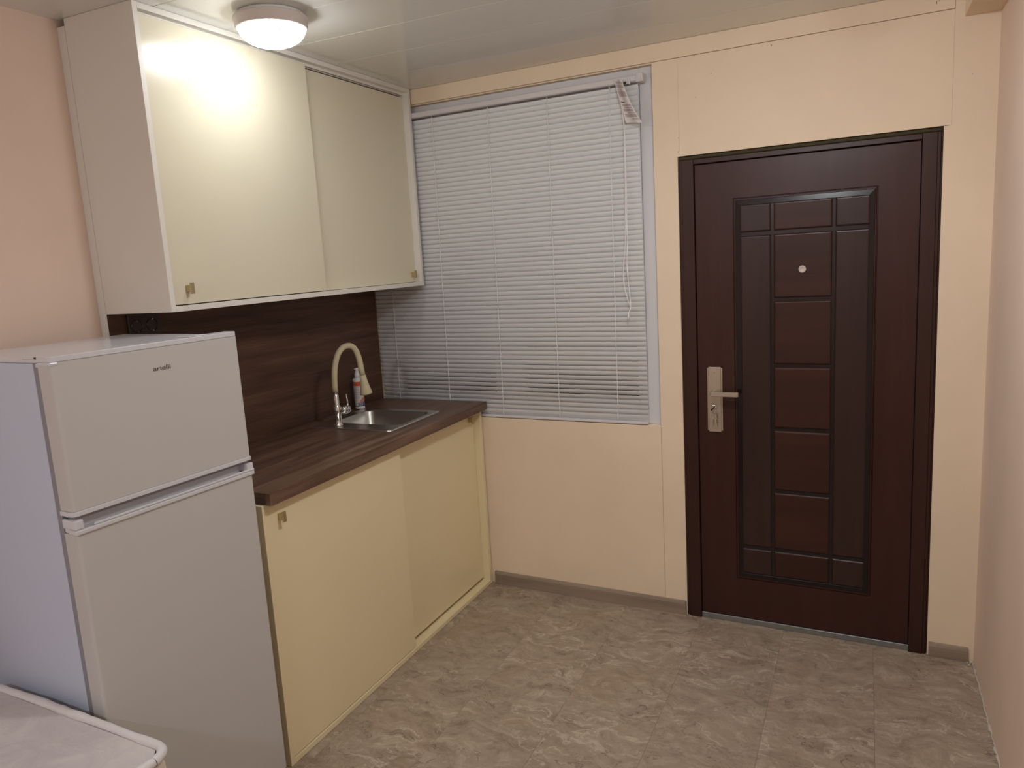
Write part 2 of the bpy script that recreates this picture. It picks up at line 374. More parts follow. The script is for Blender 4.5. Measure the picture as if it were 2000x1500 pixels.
wb = struct('wall_back', 'cream painted panelled wall around window and door')
bm = bmesh.new()
for a in ((-0.12, 1.4655, 0.010, 0.12, 0, 0.853), (1.4655, 1.562, 0.010, 0.12, 0, H), (2.496, 2.9, 0.010, 0.12, 0, H), (1.562, 2.496, 0.010, 0.12, 1.972, H), (-0.12, 1.4655, 0.010, 0.12, 2.345, H), (-0.12, -0.03, 0.01, 0.12, 0.853, 2.345)):
    add_box(bm, *a)
obj('wall_core', bm, M['wall'], wb)
J = 0.0007
def wpanel(*bx, bev=0.0012):
    bm = bmesh.new()
    for b in bx: add_box(bm, *b)
    if bev: bmesh.ops.bevel(bm, geom=[e for e in bm.edges], offset=bev, segments=1, affect='EDGES')
    obj('wall_panel', bm, M['wall'], wb)
wpanel((-0.08, 1.4635 - J, 0, 0.010, 0, 0.853))
wpanel((1.4635 + J, 1.5702, 0, 0.010, 1.972, 2.3485 - J), (1.4635 + J, 1.5615, 0, 0.010, 0, 1.972), bev=0)
wpanel((1.5705, 2.5187, 0, 0.010, 1.972, 2.3485 - J), bev=0.0004)
wpanel((2.5190, 2.75, 0, 0.010, 1.972, H - .0005), bev=0)
wpanel((2.4965, 2.75, 0, 0.010, 0, 1.972), bev=0)
wpanel((-0.08, 2.5185, -0.004, 0.010, 2.3485 + J, H - .0005))

for x_, z_, w_, h_ in ((2.506, 1.9715, .011, .0012), (1.5675, 2.044, .0022, .002), (1.925, 2.334, .002, .005), (2.463, 2.377, .0015, .007), (2.470, 2.381, .003, .0012), (1.700, 2.27, .0018, .0018), (2.575, 2.13, .0014, .002), (1.64, 2.19, .0016, .0016), (1.566, 1.99, .0012, .006)):
    obj('paint_chip', box(x_ - w_ * .7, x_ + w_ * .7, -.0004 if z_ < 2.35 else -.0044, .004, z_ - h_ * .7, z_ + h_ * .7), M['mark'], wb)
AW = 0.0541
wr = struct('wall_right', 'cream painted wall on the right, pinkish light in its colour')
def rwx(y): return 2.6517 - y * math.tan(AW)
bm = bmesh.new()
loft(bm, [[(rwx(0.12), 0.12, z), (rwx(-5.4), -5.4, z), (rwx(-5.4) + .1, -5.4, z), (rwx(0.12) + .1, 0.12, z)] for z in (0, H)])
obj('wall_board', bm, M['side_wall'], wr)
bm = bmesh.new()   # boxed-in duct along the top of the right wall
loft(bm, [[(rwx(y) - 0.104, y, z0), (rwx(y) + .001, y, z0), (rwx(y) + .001, y, H), (rwx(y) - 0.104, y, H)] for y, z0 in ((-0.0005, 2.318), (-5.2, 2.318))])
obj('boxing', bm, M['wall'], wr)
wl = struct('wall_left', 'cream painted wall behind the fridge, pinkish light in its colour', 'K')
obj('wall_board', box(-0.13, -0.033, -5.4, 0.12, 0, H), M['side_wall'], wl)
wf = struct('wall_front', 'cream painted wall behind the photographer', 'K')
obj('wall_board', box(-0.1, 3.1, -5.5, -5.4, 0, H), M['side_wall'], wf)
# skirting
sk = struct('baseboard_back', 'grey oak-look skirting at the foot of the back wall')
def skirt(x0, x1, z1):
    bm = bmesh.new()
    prof = [(0, 0), (-0.013, 0), (-0.013, z1 - 0.012), (-0.009, z1 - 0.003), (-0.005, z1), (0, z1)]
    loft(bm, [[(x, y - .0003, z + .0003) for y, z in prof] for x in (x0, x1)])
    obj('skirting_board', bm, M['skirt'], sk)
skirt(0.598, 1.5545, 0.064); skirt(2.502, 2.632, 0.055)
add = bmesh.new()
add_box(add, 1.5545, 1.5585, -0.0145, -0.0005, 0.0005, 0.064, bev=0.001)
obj('end_cap', add, M['skirt'], sk)
add = bmesh.new(); add_box(add, 0.592, 0.598, -0.0145, -0.0005, 0.0005, 0.066, bev=0.001)
obj('end_cap', add, M['skirt'], sk)
# rough sealant bead along the right wall
sl = struct('trim_1', 'ragged bead of sealant where floor meets right wall')
bm = bmesh.new(); pts = []; rad = []
y = -0.005
while y > -0.75:
    pts.append((rwx(y) - 0.002 + random.uniform(-.0018, .0015), y, 0.0015 + random.uniform(0, .0015))); rad.append(random.uniform(0.0015, 0.004) * (1.9 if -0.39 > y > -0.75 and random.random() > .5 else 1)); y -= 0.012
add_tube(bm, pts, 0.003, 6, radii=rad)
for q in range(5):
    a = random.uniform(-0.03, 0.0); add_box(bm, 2.628 + q * .005, 2.634 + q * .005, a - .012, a, 0.0, 0.004, bev=.001)
obj('bead', bm, M['sealant'], sl)

# ------------------------------------------------------------------ window
wn = struct('window_1', 'white PVC window dark with night behind the blind')
X0, X1, Z0, Z1 = -0.029, 1.4650, 0.8535, 2.3445
bm = bmesh.new(); fy0, fy1, fw = 0.034, 0.095, 0.065
for a in ((X0, X0 + fw, Z0, Z1), (X1 - fw, X1, Z0, Z1), (X0 + fw, X1 - fw, Z0, Z0 + fw), (X0 + fw, X1 - fw, Z1 - fw, Z1)):
    add_box(bm, a[0], a[1], fy0, fy1, a[2], a[3], bev=0.002)
obj('window_frame', bm, M['pvc'], wn)
bm = bmesh.new(); xm = (X0 + X1) / 2
add_box(bm, xm - .035, xm + .035, fy0 + .002, fy1 - .005, Z0 + fw, Z1 - fw, bev=.002)
obj('mullion', bm, M['pvc'], wn)
for a, b in ((X0 + fw, xm - .035), (xm + .035, X1 - fw)):
    s = bmesh.new()
    for q in ((a, a + .045, Z0 + fw, Z1 - fw), (b - .045, b, Z0 + fw, Z1 - fw), (a + .045, b - .045, Z0 + fw, Z0 + fw + .045), (a + .045, b - .045, Z1 - fw - .045, Z1 - fw)):
        add_box(s, q[0] + .0005, q[1] - .0005, fy0 + .008, fy1 - .01, q[2] + .0005, q[3] - .0005, bev=.002)
    sash = obj('sash', s, M['pvc'], wn)
    obj('glass_pane', box(a + .04, b - .04, 0.062, 0.067, Z0 + fw + .04, Z1 - fw - .04), M['glass'], sash)

# ------------------------------------------------------------------ door
dr = struct('door_1', 'dark mahogany panelled entrance door with steel handle')
bm = bmesh.new()
D0, D1, DT = 1.5625, 2.4955, 1.970
for s, xa in ((1, D0), (-1, D1)):
    def xx(a): return xa + s * a
    for a, b, y0 in ((0.0, 0.006, 0.006), (0.006, 0.0165, -0.001), (0.0165, 0.063, -0.006)):
        lo, hi = sorted((xx(a), xx(b))); add_box(bm, lo, hi, y0, 0.075, 0.0, 1.954, bev=0.0012)
add_box(bm, xa - 0.933 + .064, xa - .064, -0.006, 0.075, 1.938 - .0, 1.954, bev=0.0012) if False else None
add_box(bm, D0 + .0632, D1 - .0632, -0.0045, 0.075, 1.916 + .019, 1.954, bev=0.0015)
add_box(bm, D0 + .0632, D1 - .0632, 0.03, 0.075, 1.925, 1.94, bev=0.001)
obj('door_frame', bm, M['frame'], dr)
bm = bmesh.new(); add_tube(bm, [(D0 + .001 + i * 0.0358, 0.012 + random.uniform(-.001, .001), 1.9625 + random.uniform(-.0012, .0012)) for i in range(27)], 0.008, 8)
obj('foam_seal', bm, M['foam'], dr)
obj('threshold', box(D0 + .0635, D1 - .045, 0.002, 0.07, 0.0002, 0.024, bev=.0015), M['thresh'], dr)
# leaf with moulded recess
L0, L1, LZ0, LZ1 = 1.6275, 2.4305, 0.0275, 1.9315
def rect(x0, x1, z0, z1, y): return [(x0, y, z0), (x1, y, z0), (x1, y, z1), (x0, y, z1)]
A0, A1, AZ0, AZ1 = 1.777, 2.296, 0.203, 1.790
def ins(d, y): return rect(A0 + d, A1 - d, AZ0 + d, AZ1 - d, y)
bm = bmesh.new()
loft(bm, [rect(L0, L1, LZ0, LZ1, .07), rect(L0, L1, LZ0, LZ1, .006), rect(L0 + .0015, L1 - .0015, LZ0 + .0015, LZ1 - .0015, .0045), ins(0, .0045), ins(.002, .0085), ins(.004, .0085), ins(.006, .0030), ins(.0095, .0028), ins(.0105, .0035), ins(.014, .04)], cap1=True)
leaf = obj('door_leaf', bm, M['door_wood'], dr)
bm = bmesh.new()
loft(bm, [ins(.0104, .0034), ins(.0112, .0018), ins(.0295, -.0006), ins(.0305, -.0002), ins(.0312, .0018)], cap0=False, cap1=True)
obj('recess_moulding', bm, M['door_black'], leaf)
def dpanel(x0, x1, z0, z1, m):
    bm = bmesh.new(); yb = .0017
    loft(bm, [rect(x0 - .004, x1 + .004, z0 - .004, z1 + .004, yb), rect(x0 - .002, x1 + .002, z0 - .002, z1 + .002, -.0008), rect(x0, x1, z0, z1, -.0024), rect(x0 + .003, x1 - .003, z0 + .003, z1 - .003, -.0031)], cap0=True)
    obj('door_panel', bm, m, leaf)
cx = ((1.8085, 1.9175), (1.9365, 2.1385), (2.1575, 2.2665))
for i, (a, b) in enumerate(cx): dpanel(a, b, 1.658, 1.757, M['door_wood_h'] if i == 1 else M['door_wood_g'])
for i in (0, 2): dpanel(*cx[i], 0.362, 1.636, M['door_wood_g'])
for z0, z1 in ((1.398, 1.636), (1.136, 1.377), (0.877, 1.115), (0.615, 0.856), (0.362, 0.594)): dpanel(*cx[1], z0, z1, M['door_wood_h'])
for i, (a, b) in enumerate(cx): dpanel(a, b, 0.238, 0.341, M['door_wood_h'] if i == 1 else M['door_wood_g'])
def disc_y(bm, x, z, prof, seg=32):
    t = bmesh.new(); add_lathe(t, 0, 0, prof, seg)
    bmesh.ops.transform(t, matrix=Matrix.Translation((x, 0, z)) @ Matrix.Rotation(pi / 2, 4, 'X'), verts=t.verts); merge(bm, t)
bm = bmesh.new(); disc_y(bm, 2.0375, 1.5015, [(0, .0032), (.0140, .0032), (.0140, .0060), (.0125, .0078), (.0085, .0083), (.0080, .0072), (0, .0072)])
pp = obj('peephole', bm, mat('peephole_cover', (0.62, 0.52, 0.47), 0.4), leaf)
# handle set
bm = bmesh.new(); px0, px1 = 1.6655, 1.7290
add_box(bm, px0, px0 + .009, -.001, .0045, .847, 1.113, bev=.0025, seg=2)
add_box(bm, px1 - .009, px1, -.001, .0045, .847, 1.113, bev=.0025, seg=2)
add_box(bm, px0 + .0065, px1 - .0065, -.005, .0045, .842, 1.117, bev=.0025, seg=2)
lp = obj('lock_plate', bm, M['satin'], leaf)
# lever (rosette, neck, flat bar)
bm = bmesh.new()
disc_y(bm, 1.6925, 1.010, [(0, .0046), (.0125, .0046), (.0125, .010), (.0095, .012), (.009, .040), (0, .040)], 24)
add_box(bm, 1.6895, 1.801, -.050, -.036, 1.0005, 1.0195, bev=.0018, rot=None)
obj('lever_handle', bm, M['satin'], leaf)
bm = bmesh.new(); disc_y(bm, 1.6955, .949, [(0, .005), (.0105, .005), (.0105, .010), (.009, .0125), (0, .0125)], 24)
add_box(bm, 1.692, 1.699, -.0095, -.002, .922, .941, bev=.001)
obj('lock_cylinder', bm, M['chrome'], leaf)
bm = bmesh.new(); disc_y(bm, 1.697, 1.0945, [(0, .0052), (.003, .0052), (.003, .0062), (0, .0065)], 12)
obj('screw', bm, M['chrome'], leaf)
kr = thing('keys', 'small bunch of keys hanging from the lock of the brown door', 'keys', (1.6955, -0.016, 0.87))
def key(pts_rot, loc, name='key'):
    bm = bmesh.new()
    t = bmesh.new(); loft(t, [[(x, y, z) for x, z in rrect(-.0095, .0095, -.011, .011, .0045, 4)] for y in (-.001, .001)]); merge(bm, t)
    add_box(bm, -.0032, .0032, -.0008, .0008, -.042, -.010)
    for i in range(4): add_box(bm, .0032, .0032 + .0015 + .001 * (i % 2), -.0008, .0008, -.038 + i * .006, -.035 + i * .006)
    bmesh.ops.transform(bm, matrix=Matrix.Translation(loc) @ Matrix.Rotation(pts_rot[0], 4, 'Z') @ Matrix.Rotation(pts_rot[1], 4, 'Y'), verts=bm.verts)
    return obj(name, bm, M['chrome'], kr)
bm = bmesh.new()   # inserted key, dark moulded head
t = bmesh.new(); loft(t, [[(x, -.0025, z) if k == 0 else (x, .0025, z) for x, z in rrect(-.013, .013, -.007, .007, .006, 4)] for k in (0, 1)])
bmesh.ops.transform(t, matrix=Matrix.Translation((1.6945, -.0265, .9475)) @ Matrix.Rotation(-0.85, 4, 'Y') @ Matrix.Rotation(pi / 2, 4, 'X') @ Matrix.Rotation(0, 4, 'Z'), verts=t.verts); merge(bm, t)
add_box(bm, 1.6935, 1.6955, -.0235, -.0128, .9455, .9495)
obj('inserted_key', bm, M['black'], kr)
bm = bmesh.new(); add_tube(bm, [(1.6965 + .0095 * sin(a), -.019, .931 + .0105 * cos(a)) for a in [2 * pi * i / 20 for i in range(21)]], .0008, 6)
obj('split_ring', bm, M['chrome'], kr)
key((0.2, 0.10), (1.6905, -.0195, .912)); key((-0.5, -0.18), (1.7005, -.0165, .909))

# ------------------------------------------------------------------ kitchen: splashback
K = 'K'
sp = thing('splashback', 'dark oak-look splashback board behind sink and fridge with white edge', 'splashback', (0, -0.8, 0), K)
obj('board', box(-0.0325, 0, -1.5385, -0.0235, 0.05, 2.395, bev=0.0005), M['wood_splash'], sp)
obj('edge_band', box(-0.0325, 0.0003, -1.5405, -1.5385, 0.05, 2.395), M['carcass'], sp)

def knob(parent, y, z, xf, m):
    bm = bmesh.new()
    add_box(bm, xf, xf + .018, y - .0065, y + .0065, z - .0105, z + .0105, bev=.0006)
    add_box(bm, xf + .018, xf + .024, y - .0075, y + .0075, z - .0175, z + .0175, bev=.0008)
    return obj('handle', bm, m, parent)
# upper cabinet
uc = thing('upper_cabinet', 'cream sliding-door wall cabinet hung under the ceiling above the sink', 'cabinet', (0.15, -0.785, 1.5035), K)
UX, uy0, uy1, uz0, uz1, th = 0.3007, -1.540, -0.032, 1.5035, 2.4165, 0.018
obj('side_panel', box(0.001, UX, uy0, uy0 + th, uz0 + .0005, uz1, bev=.0006), M['carcass'], uc)
obj('side_panel', box(0.001, UX, uy1 - th, uy1, uz0, uz1, bev=.0006), M['carcass'], uc)
obj('top_panel', box(0.001, UX, uy0 + th + .0002, uy1 - th - .0002, uz1 - th, uz1, bev=.0006), M['carcass'], uc)
obj('bottom_panel', box(0.001, UX, uy0 + th + .0002, uy1 - th - .0002, uz0, uz0 + th, bev=.0006), M['carcass'], uc)
obj('back_panel', box(0.001, 0.006, uy0 + th, uy1 - th, uz0 + th, uz1 - th), M['carcass'], uc)
bm = bmesh.new()
add_box(bm, 0.236, 0.262, uy0 + th, uy1 - th, uz1 - th - .012, uz1 - th, bev=.0005)
obj('door_track', bm, M['carcass'], uc)
obj('track_fin', box(0.272, 0.275, uy0 + th, uy1 - th, uz1 - th - .010, uz1 - th), M['carcass'], uc)
dl = obj('sliding_door', box(0.278, 0.296, uy0 + th + .0015, -0.772, uz0 + th + .0035, uz1 - th - .0125, bev=.0008), M['cream'], uc)
drr = obj('sliding_door', box(0.250, 0.268, -0.80, uy1 - th - .001, uz0 + th + .0015, uz1 - th - .0185, bev=.0008), M['cream'], uc)
knob(dl, -1.464, 1.574, 0.296, M['brass']); knob(drr, -0.085, 1.561, 0.268, M['brass'])
# lower cabinet
lc = thing('lower_cabinet', 'cream sliding-door base cabinet on the floor beneath the dark worktop', 'cabinet', (0.3, -0.785, 0), K)
LX, ly0, ly1, lz1 = 0.5687, -1.5345, -0.034, 0.8948
obj('side_panel', box(0.002, LX, ly0, ly0 + th, 0.001, lz1, bev=.0006), M['low_cream'], lc)
obj('side_panel', box(0.002, LX, ly1 - th - .004, ly1, 0.001, lz1, bev=.0006), M['low_cream'], lc)
obj('bottom_panel', box(0.002, LX, ly0 + th + .0002, ly1 - th - .0045, 0.001, 0.0195, bev=.0006), M['low_cream'], lc)
obj('door_track', box(0.50, 0.506, ly0 + th, ly1 - th - .005, 0.0195, 0.032, bev=.0004), M['low_cream'], lc)
obj('door_track', box(0.536, 0.538, ly0 + th, ly1 - th - .005, 0.0195, 0.027), M['low_cream'], lc)
obj('top_rail', box(0.47, LX - .03, ly0 + th, ly1 - th - .005, lz1 - .012, lz1 - .0002), M['low_cream'], lc)
obj('back_panel', box(0.002, 0.008, ly0 + th, ly1 - th - .004, 0.0195, 0.75), M['carcass'], lc)
d1 = obj('sliding_door', box(0.546, 0.564, ly0 + th + .0012, -0.752, 0.023, lz1 - .001, bev=.0008), M['low_cream'], lc)
d2 = obj('sliding_door', box(0.514, 0.532, -0.79, ly1 - th - .0055, 0.0335, lz1 - .0125, bev=.0008), M['low_cream'], lc)
knob(d1, -1.459, 0.838, 0.564, M['brass']); knob(d2, -0.100, 0.8535, 0.532, M['brass'])

# worktop with sink cut-out
wt = thing('worktop', 'dark oak-look laminate worktop with cut corner holding the sink', 'worktop', (0.3, -0.785, 0.895), K)
sx0, sx1, sy0, sy1 = 0.068, 0.492, -0.700, -0.284
bm = bmesh.new(); t0, t1 = 0.8952, 0.9332
outer = [(0.001, -1.525), (0.535, -1.519), (0.5965, -1.5235), (0.5995, -1.519), (0.5995, -0.033), (0.001, -0.033)]
hole = [(sx0 + .02, sy0 + .02), (sx1 - .02, sy0 + .02), (sx1 - .02, sy1 - .02), (sx0 + .02, sy1 - .02)]
for z, flip in ((t1, False), (t0, True)):
    vo = [bm.verts.new((x, y, z)) for x, y in outer]; vh = [bm.verts.new((x, y, z)) for x, y in hole]
    fs = [(vo[0], vo[1], vo[2], vo[3], vh[1], vh[0]), (vo[3], vo[4], vh[2], vh[1]), (vo[4], vo[5], vh[3], vh[2]), (vo[5], vo[0], vh[0], vh[3])]
    for f in fs: bm.faces.new(f[::-1] if flip else f)
    if not flip: TO, TH = vo, vh
    else:
        for a, b in ((TO, vo), (TH, vh)):
            for k in range(len(a)): bm.faces.new((a[k], a[(k + 1) % len(a)], b[(k + 1) % len(a)], b[k]))
ed = [e for e in bm.edges if all(v in TO[1:5] for v in e.verts)]
bmesh.ops.bevel(bm, geom=ed, offset=.0015, segments=2, affect='EDGES')
obj('slab', bm, M['wood_top'], wt)

# sink
sk_ = thing('kitchen_sink', 'square stainless steel inset sink in the dark worktop', 'sink', (0.28, -0.49, 0.9332), K)
z = 0.9333
bm = bmesh.new()
bx = (0.110, 0.462, -0.590, -0.312)
def rl(x0, x1, y0, y1, r, zz): return [(x, y, zz) for x, y in rrect(x0, x1, y0, y1, r, 6)]
loft(bm, [rl(sx0, sx1, sy0, sy1, .022, z), rl(sx0 + .001, sx1 - .001, sy0 + .001, sy1 - .001, .022, z + .0035), rl(sx0 + .006, sx1 - .006, sy0 + .006, sy1 - .006, .020, z + .0042), rl(sx0 + .012, sx1 - .012, sy0 + .012, sy1 - .012, .018, z + .0018)], False, False, True)
loft(bm, [rl(sx0 + .012, sx1 - .012, sy0 + .012, sy1 - .012, .018, z + .0018), rl(bx[0], bx[1], bx[2], bx[3], .04, z + .0012)], False, False)
loft(bm, [rl(bx[0], bx[1], bx[2], bx[3], .04, z + .0012), rl(bx[0] + .004, bx[1] - .004, bx[2] + .004, bx[3] - .004, .04, z - .004), rl(bx[0] + .010, bx[1] - .010, bx[2] + .010, bx[3] - .010, .045, z - .135), rl(bx[0] + .03, bx[1] - .03, bx[2] + .03, bx[3] - .03, .05, z - .152)], False, True, True)
bmesh.ops.remove_doubles(bm, verts=bm.verts, dist=.0001)
obj('basin', bm, M['steel'], sk_)
obj('drain', lathe(0.286, -0.451, [(0, z - .1505), (.012, z - .1500), (.03, z - .1495), (.04, z - .1470), (.043, z - .151)], 32), M['chrome'], sk_)

# mixer tap with flexible spout
fx, fy = 0.182, -0.640
fc = thing('mixer_tap', 'chrome mixer tap with beige flexible spout on the sink rim', 'tap', (fx, fy, z + .002), K)
obj('base', lathe(fx, fy, [(0, z + .0022), (.022, z + .0022), (.022, z + .006), (.0185, z + .009), (.0165, z + .012), (.0165, z + .048), (.019, z + .052), (.019, z + .083), (.015, z + .090), (.0135, z + .094), (.0135, z + .135), (.0105, z + .138), (.0105, z + .142), (0, z + .142)], 32), M['chrome'], fc)
dv = Vector((0.55, 0.83, 0)).normalized()
bd = obj('cartridge', tube([Vector((fx, fy, z + .067)) + dv * s for s in (0.0, .018, .0185, .044, .0445, .050, .060)], .019, 24, radii=[.0175, .0175, .019, .019, .0175, .017, .012]), M['chrome'], fc)
hb = Vector((fx, fy, z + .067)) + dv * .052
obj('lever', tube([hb + Vector((0, 0, .006)), hb + Vector((.000, -.002, .03)), hb + Vector((.0, -.008, .068))], .0032, 10, radii=[.005, .0036, .0030]), M['chrome'], fc)
obj('riser', tube([(fx, fy, z + .141), (fx, fy, z + .165)], .0095, 20), M['chrome'], fc)
hd = Vector((0.42, 0.9, 0)).normalized()
arc = []
P0 = Vector((fx, fy, z + .150))
def bez(p0, p1, p2, p3, n):
    return [p0 * (1 - t) ** 3 + p1 * 3 * t * (1 - t) ** 2 + p2 * 3 * t * t * (1 - t) + p3 * t ** 3 for t in [i / n for i in range(n + 1)]]
top = Vector((fx, fy, z + .342)) + hd * .080
Pend = Vector((fx, fy, z + .235)) + hd * .135
arc = bez(P0, P0 + Vector((0, 0, .125)), top - hd * .050, top, 16)[:-1] + bez(top, top + hd * .036, Pend + Vector((0, 0, .06)) - hd*.004, Pend, 12)
SP = Vector((fx, fy, z + .200)) + hd * .140
obj('flexible_spout', tube(arc + [SP], .0128, 18), M['hose'], fc)
tip = Vector((fx, fy, z + .118)) + hd * .150
ax = (tip - SP)
obj('spray_head', tube([SP - ax * .06, SP, SP + ax * .2, SP + ax * .55, SP + ax * .93, tip, tip - ax * .02, tip - ax * .05], .013, 28, radii=[.0125, .0140, .0155, .0200, .0265, .027, .025, .001], caps=False), M['hose'], fc)

# soap bottle
bxx, by = 0.052, -0.300
zb = 0.9378
HS = 0.885
sb = thing('soap_bottle', 'white pump soap bottle with red and blue label behind the sink', 'bottle', (bxx, by, zb), K)
obj('bottle_body', lathe(bxx, by, [(0, zb), (.0225, zb), (.0242, zb + HS * .003), (.0242, zb + HS * .012), (.0235, zb + HS * .0135), (.0235, zb + HS * .150), (.0242, zb + HS * .152), (.0242, zb + HS * .160), (.021, zb + HS * .166), (.013, zb + HS * .168), (.013, zb + HS * .170), (0, zb + HS * .170)], 40), M['bottle'], sb)
lb = obj('label', lathe(bxx, by, [(.0238, zb + HS * .0145), (.0238, zb + HS * .1495)], 64, uv=True), M['label'], sb)
pm = bmesh.new(); add_lathe(pm, bxx, by, [(0, zb + HS * .170), (.0135, zb + HS * .170), (.0135, zb + HS * .190), (.010, zb + HS * .194), (.0085, zb + HS * .196), (.0075, zb + HS * .212), (.0095, zb + HS * .214), (.0095, zb + HS * .219), (0, zb + HS * .220)], 28)
cap = obj('pump_collar', pm, M['bottle'], sb)
nd = Vector((0.62, 0.78, 0)).normalized()
obj('nozzle', tube([Vector((bxx, by, zb + HS * .2165)) + nd * s + Vector((0, 0, dz)) for s, dz in ((-.012, 0), (.0, .0003), (.018, .001), (.030, -.001))], .0035, 10, radii=[.0035, .0055, .0035, .0028]), M['bottle'], sb)

# socket on the splashback
so = thing('wall_socket', 'dark brown double power socket on the splashback under the wall cabinet', 'socket', (0.0, -1.408, 1.455), K)
obj('socket_plate', box(0.0004, 0.010, -1.470, -1.345, 1.412, 1.497, bev=.002, seg=2), M['darkplate'], so)
for yc in (-1.438, -1.377):
    t = bmesh.new(); add_lathe(t, 0, 0, [(0, .004), (.018, .004), (.020, .0125), (.0225, .0125), (.023, .0100)], 28)
    bmesh.ops.transform(t, matrix=Matrix.Translation((0.0, yc, 1.4545)) @ Matrix.Rotation(pi / 2, 4, 'Y'), verts=t.verts)
    ins_ = obj('socket_insert', t, M['black'], so)
    for za in (1.472, 1.433): obj('earth_contact', box(.0095, .0135, yc - .003, yc + .003, za, za + .004), M['chrome'], ins_)

# ------------------------------------------------------------------ venetian blind
BY = 0.012
vb = thing('venetian_blind', 'closed white venetian blind with thin horizontal slats over the window', 'blind', (0.7, BY, 2.30))
BX0, BX1 = -0.020, 1.404
ZT, ZB, NS = 2.266, 0.886, 65
def slat_mesh():
    bm = bmesh.new(); n = 6; th_ = math.radians(-22); W = .0243; front = []; back = []
    for i in range(n + 1):
        q = (i / n - .5) * W; c = -.0020 * (1 - (2 * i / n - 1) ** 2)
        # q runs up the slat, crown towards the room; the room-side edge is the upper one
        for lst, cc in ((front, c), (back, c + .0003)):
            lst.append((q * sin(th_) + cc * cos(th_), q * cos(th_) - cc * sin(th_)))
    loop = front + back[::-1]
    loft(bm, [[(x, y, zz) for y, zz in loop] for x in (BX0, BX1)])
    bmesh.ops.recalc_face_normals(bm, faces=bm.faces[:])
    return bm
me = bpy.data.meshes.new('slat'); b_ = slat_mesh(); b_.to_mesh(me); b_.free(); me.materials.append(M['slat'])
for i in range(NS):
    o = bpy.data.objects.new('slat', me); C.objects.link(o); o.parent = vb
    zi = ZT + (ZB - ZT) * i / (NS - 1)
    o.location = Vector((0.0, BY, zi)) - BASE[vb.name]
    op = max(0, min(1, (1.13 - zi) / .20)) * (1 if zi > .935 else .35)     # the lowest slats stand a little open
    o.rotation_euler = (random.uniform(-.012, .012) + math.radians(14) * op, random.uniform(-.0006, .0006), 0)
bm = bmesh.new()
loft(bm, [[(x, y, zz) for y, zz in ((-.011, 2.287), (-.013, 2.289), (-.013, 2.307), (-.010, 2.3105), (.022, 2.3105), (.024, 2.309), (.024, 2.287), (.020, 2.285), (-.008, 2.285))] for x in (BX0 + .002, 1.412)])
obj('headrail', bm, M['rail'], vb)
bm = bmesh.new(); add_box(bm, 1.4005, 1.4305, -.0165, .026, 2.281, 2.3155, bev=.003, seg=2)
for q in range(4): add_box(bm, 1.4035 + q * .0062, 1.4055 + q * .0062, -.0178, -.015, 2.284, 2.3125)
obj('end_cap', bm, M['rail'], vb)
bm = bmesh.new(); add_box(bm, 1.352, 1.375, -.0155, -.0125, 2.279, 2.296, bev=.001); add_box(bm, 1.372, 1.378, -.022, -.0125, 2.276, 2.300, bev=.002)
obj('tilt_bracket', bm, M['pvc'], vb)
bm = bmesh.new(); add_box(bm, 1.350, 1.362, -.0165, -.0155, 2.280, 2.289)
obj('cord_lock', bm, M['dark_gap'], vb)
obj('bottom_rail', box(BX0, BX1 - .0005, BY - .012, BY + .012, 0.8565, 0.8675, bev=.003, seg=2), M['rail'], vb)
for xc in (0.098, 0.40, 0.70, 0.995, 1.279):
    bm = bmesh.new(); pr = []; zz = 2.285; k = 0
    while zz > 0.866:
        pr.append((xc + random.uniform(-.0012, .0012) - (2.285 - zz) * .008, BY - .0080 - (.0012 if k % 2 else 0), zz)); zz -= .0108; k += 1
    add_tube(bm, pr, .0011, 5)
    add_tube(bm, [(p[0] + .0035, p[1] + .0005, p[2]) for p in pr[:6]] + [(p[0] + .0025 * abs(cos(i * .8)), p[1], p[2]) for i, p in enumerate(pr[6:])], .0009, 4)
    obj('ladder_cord', bm, M['cord'], vb)
    obj('cord_button', lathe(xc - .011, BY, [(0, .8545), (.005, .8545), (.006, .8567), (0, .857)], 12), M['pvc'], vb)
def cordpts(l): return bez(*[Vector(p) for p in l], 14)
y0 = -.013
def smooth_line(P, n=6):
    P = [Vector(p) for p in P]; out = []
    for i in range(len(P) - 1):
        a, b, c, d = P[max(i - 1, 0)], P[i], P[i + 1], P[min(i + 2, len(P) - 1)]
        for k in range(n):
            t = k / n; out.append(0.5 * ((2 * b) + (-a + c) * t + (2 * a - 5 * b + 4 * c - d) * t * t + (-a + 3 * b - 3 * c + d) * t ** 3))
    return out + [P[-1]]
bm = bmesh.new()
add_tube(bm, smooth_line([(1.322, y0, 2.288), (1.343, y0, 2.14), (1.343, y0, 2.0), (1.341, y0, 1.80), (1.343, y0, 1.62), (1.340, y0, 1.52), (1.346, y0, 1.41), (1.346, y0, 1.375), (1.339, y0, 1.345)]), .0015, 6)
add_tube(bm, smooth_line([(1.324, y0 - .003, 2.288), (1.345, y0 - .003, 2.14), (1.3455, y0 - .003, 1.95), (1.338, y0 - .003, 1.74), (1.333, y0 - .003, 1.62), (1.322, y0 - .003, 1.54), (1.323, y0 - .003, 1.47), (1.338, y0 - .003, 1.405), (1.347, y0 - .003, 1.38), (1.341, y0 - .002, 1.345)]), .0015, 6)
add_tube(bm, smooth_line([(1.326, y0 - .001, 2.288), (1.347, y0 - .001, 2.10), (1.3445, y0 - .001, 1.70), (1.337, y0 - .001, 1.55), (1.350, y0 - .001, 1.39), (1.340, y0 - .001, 1.345)]), .0014, 6)
pc = obj('pull_cord', bm, M['cord'], vb)
obj('cord_tassel', tube([(1.340, y0 - .001, 1.350), (1.338, y0 - .001, 1.335), (1.3365, y0 - .001, 1.318)], .003, 10, radii=[.002, .0036, .0042]), M['cord'], pc)
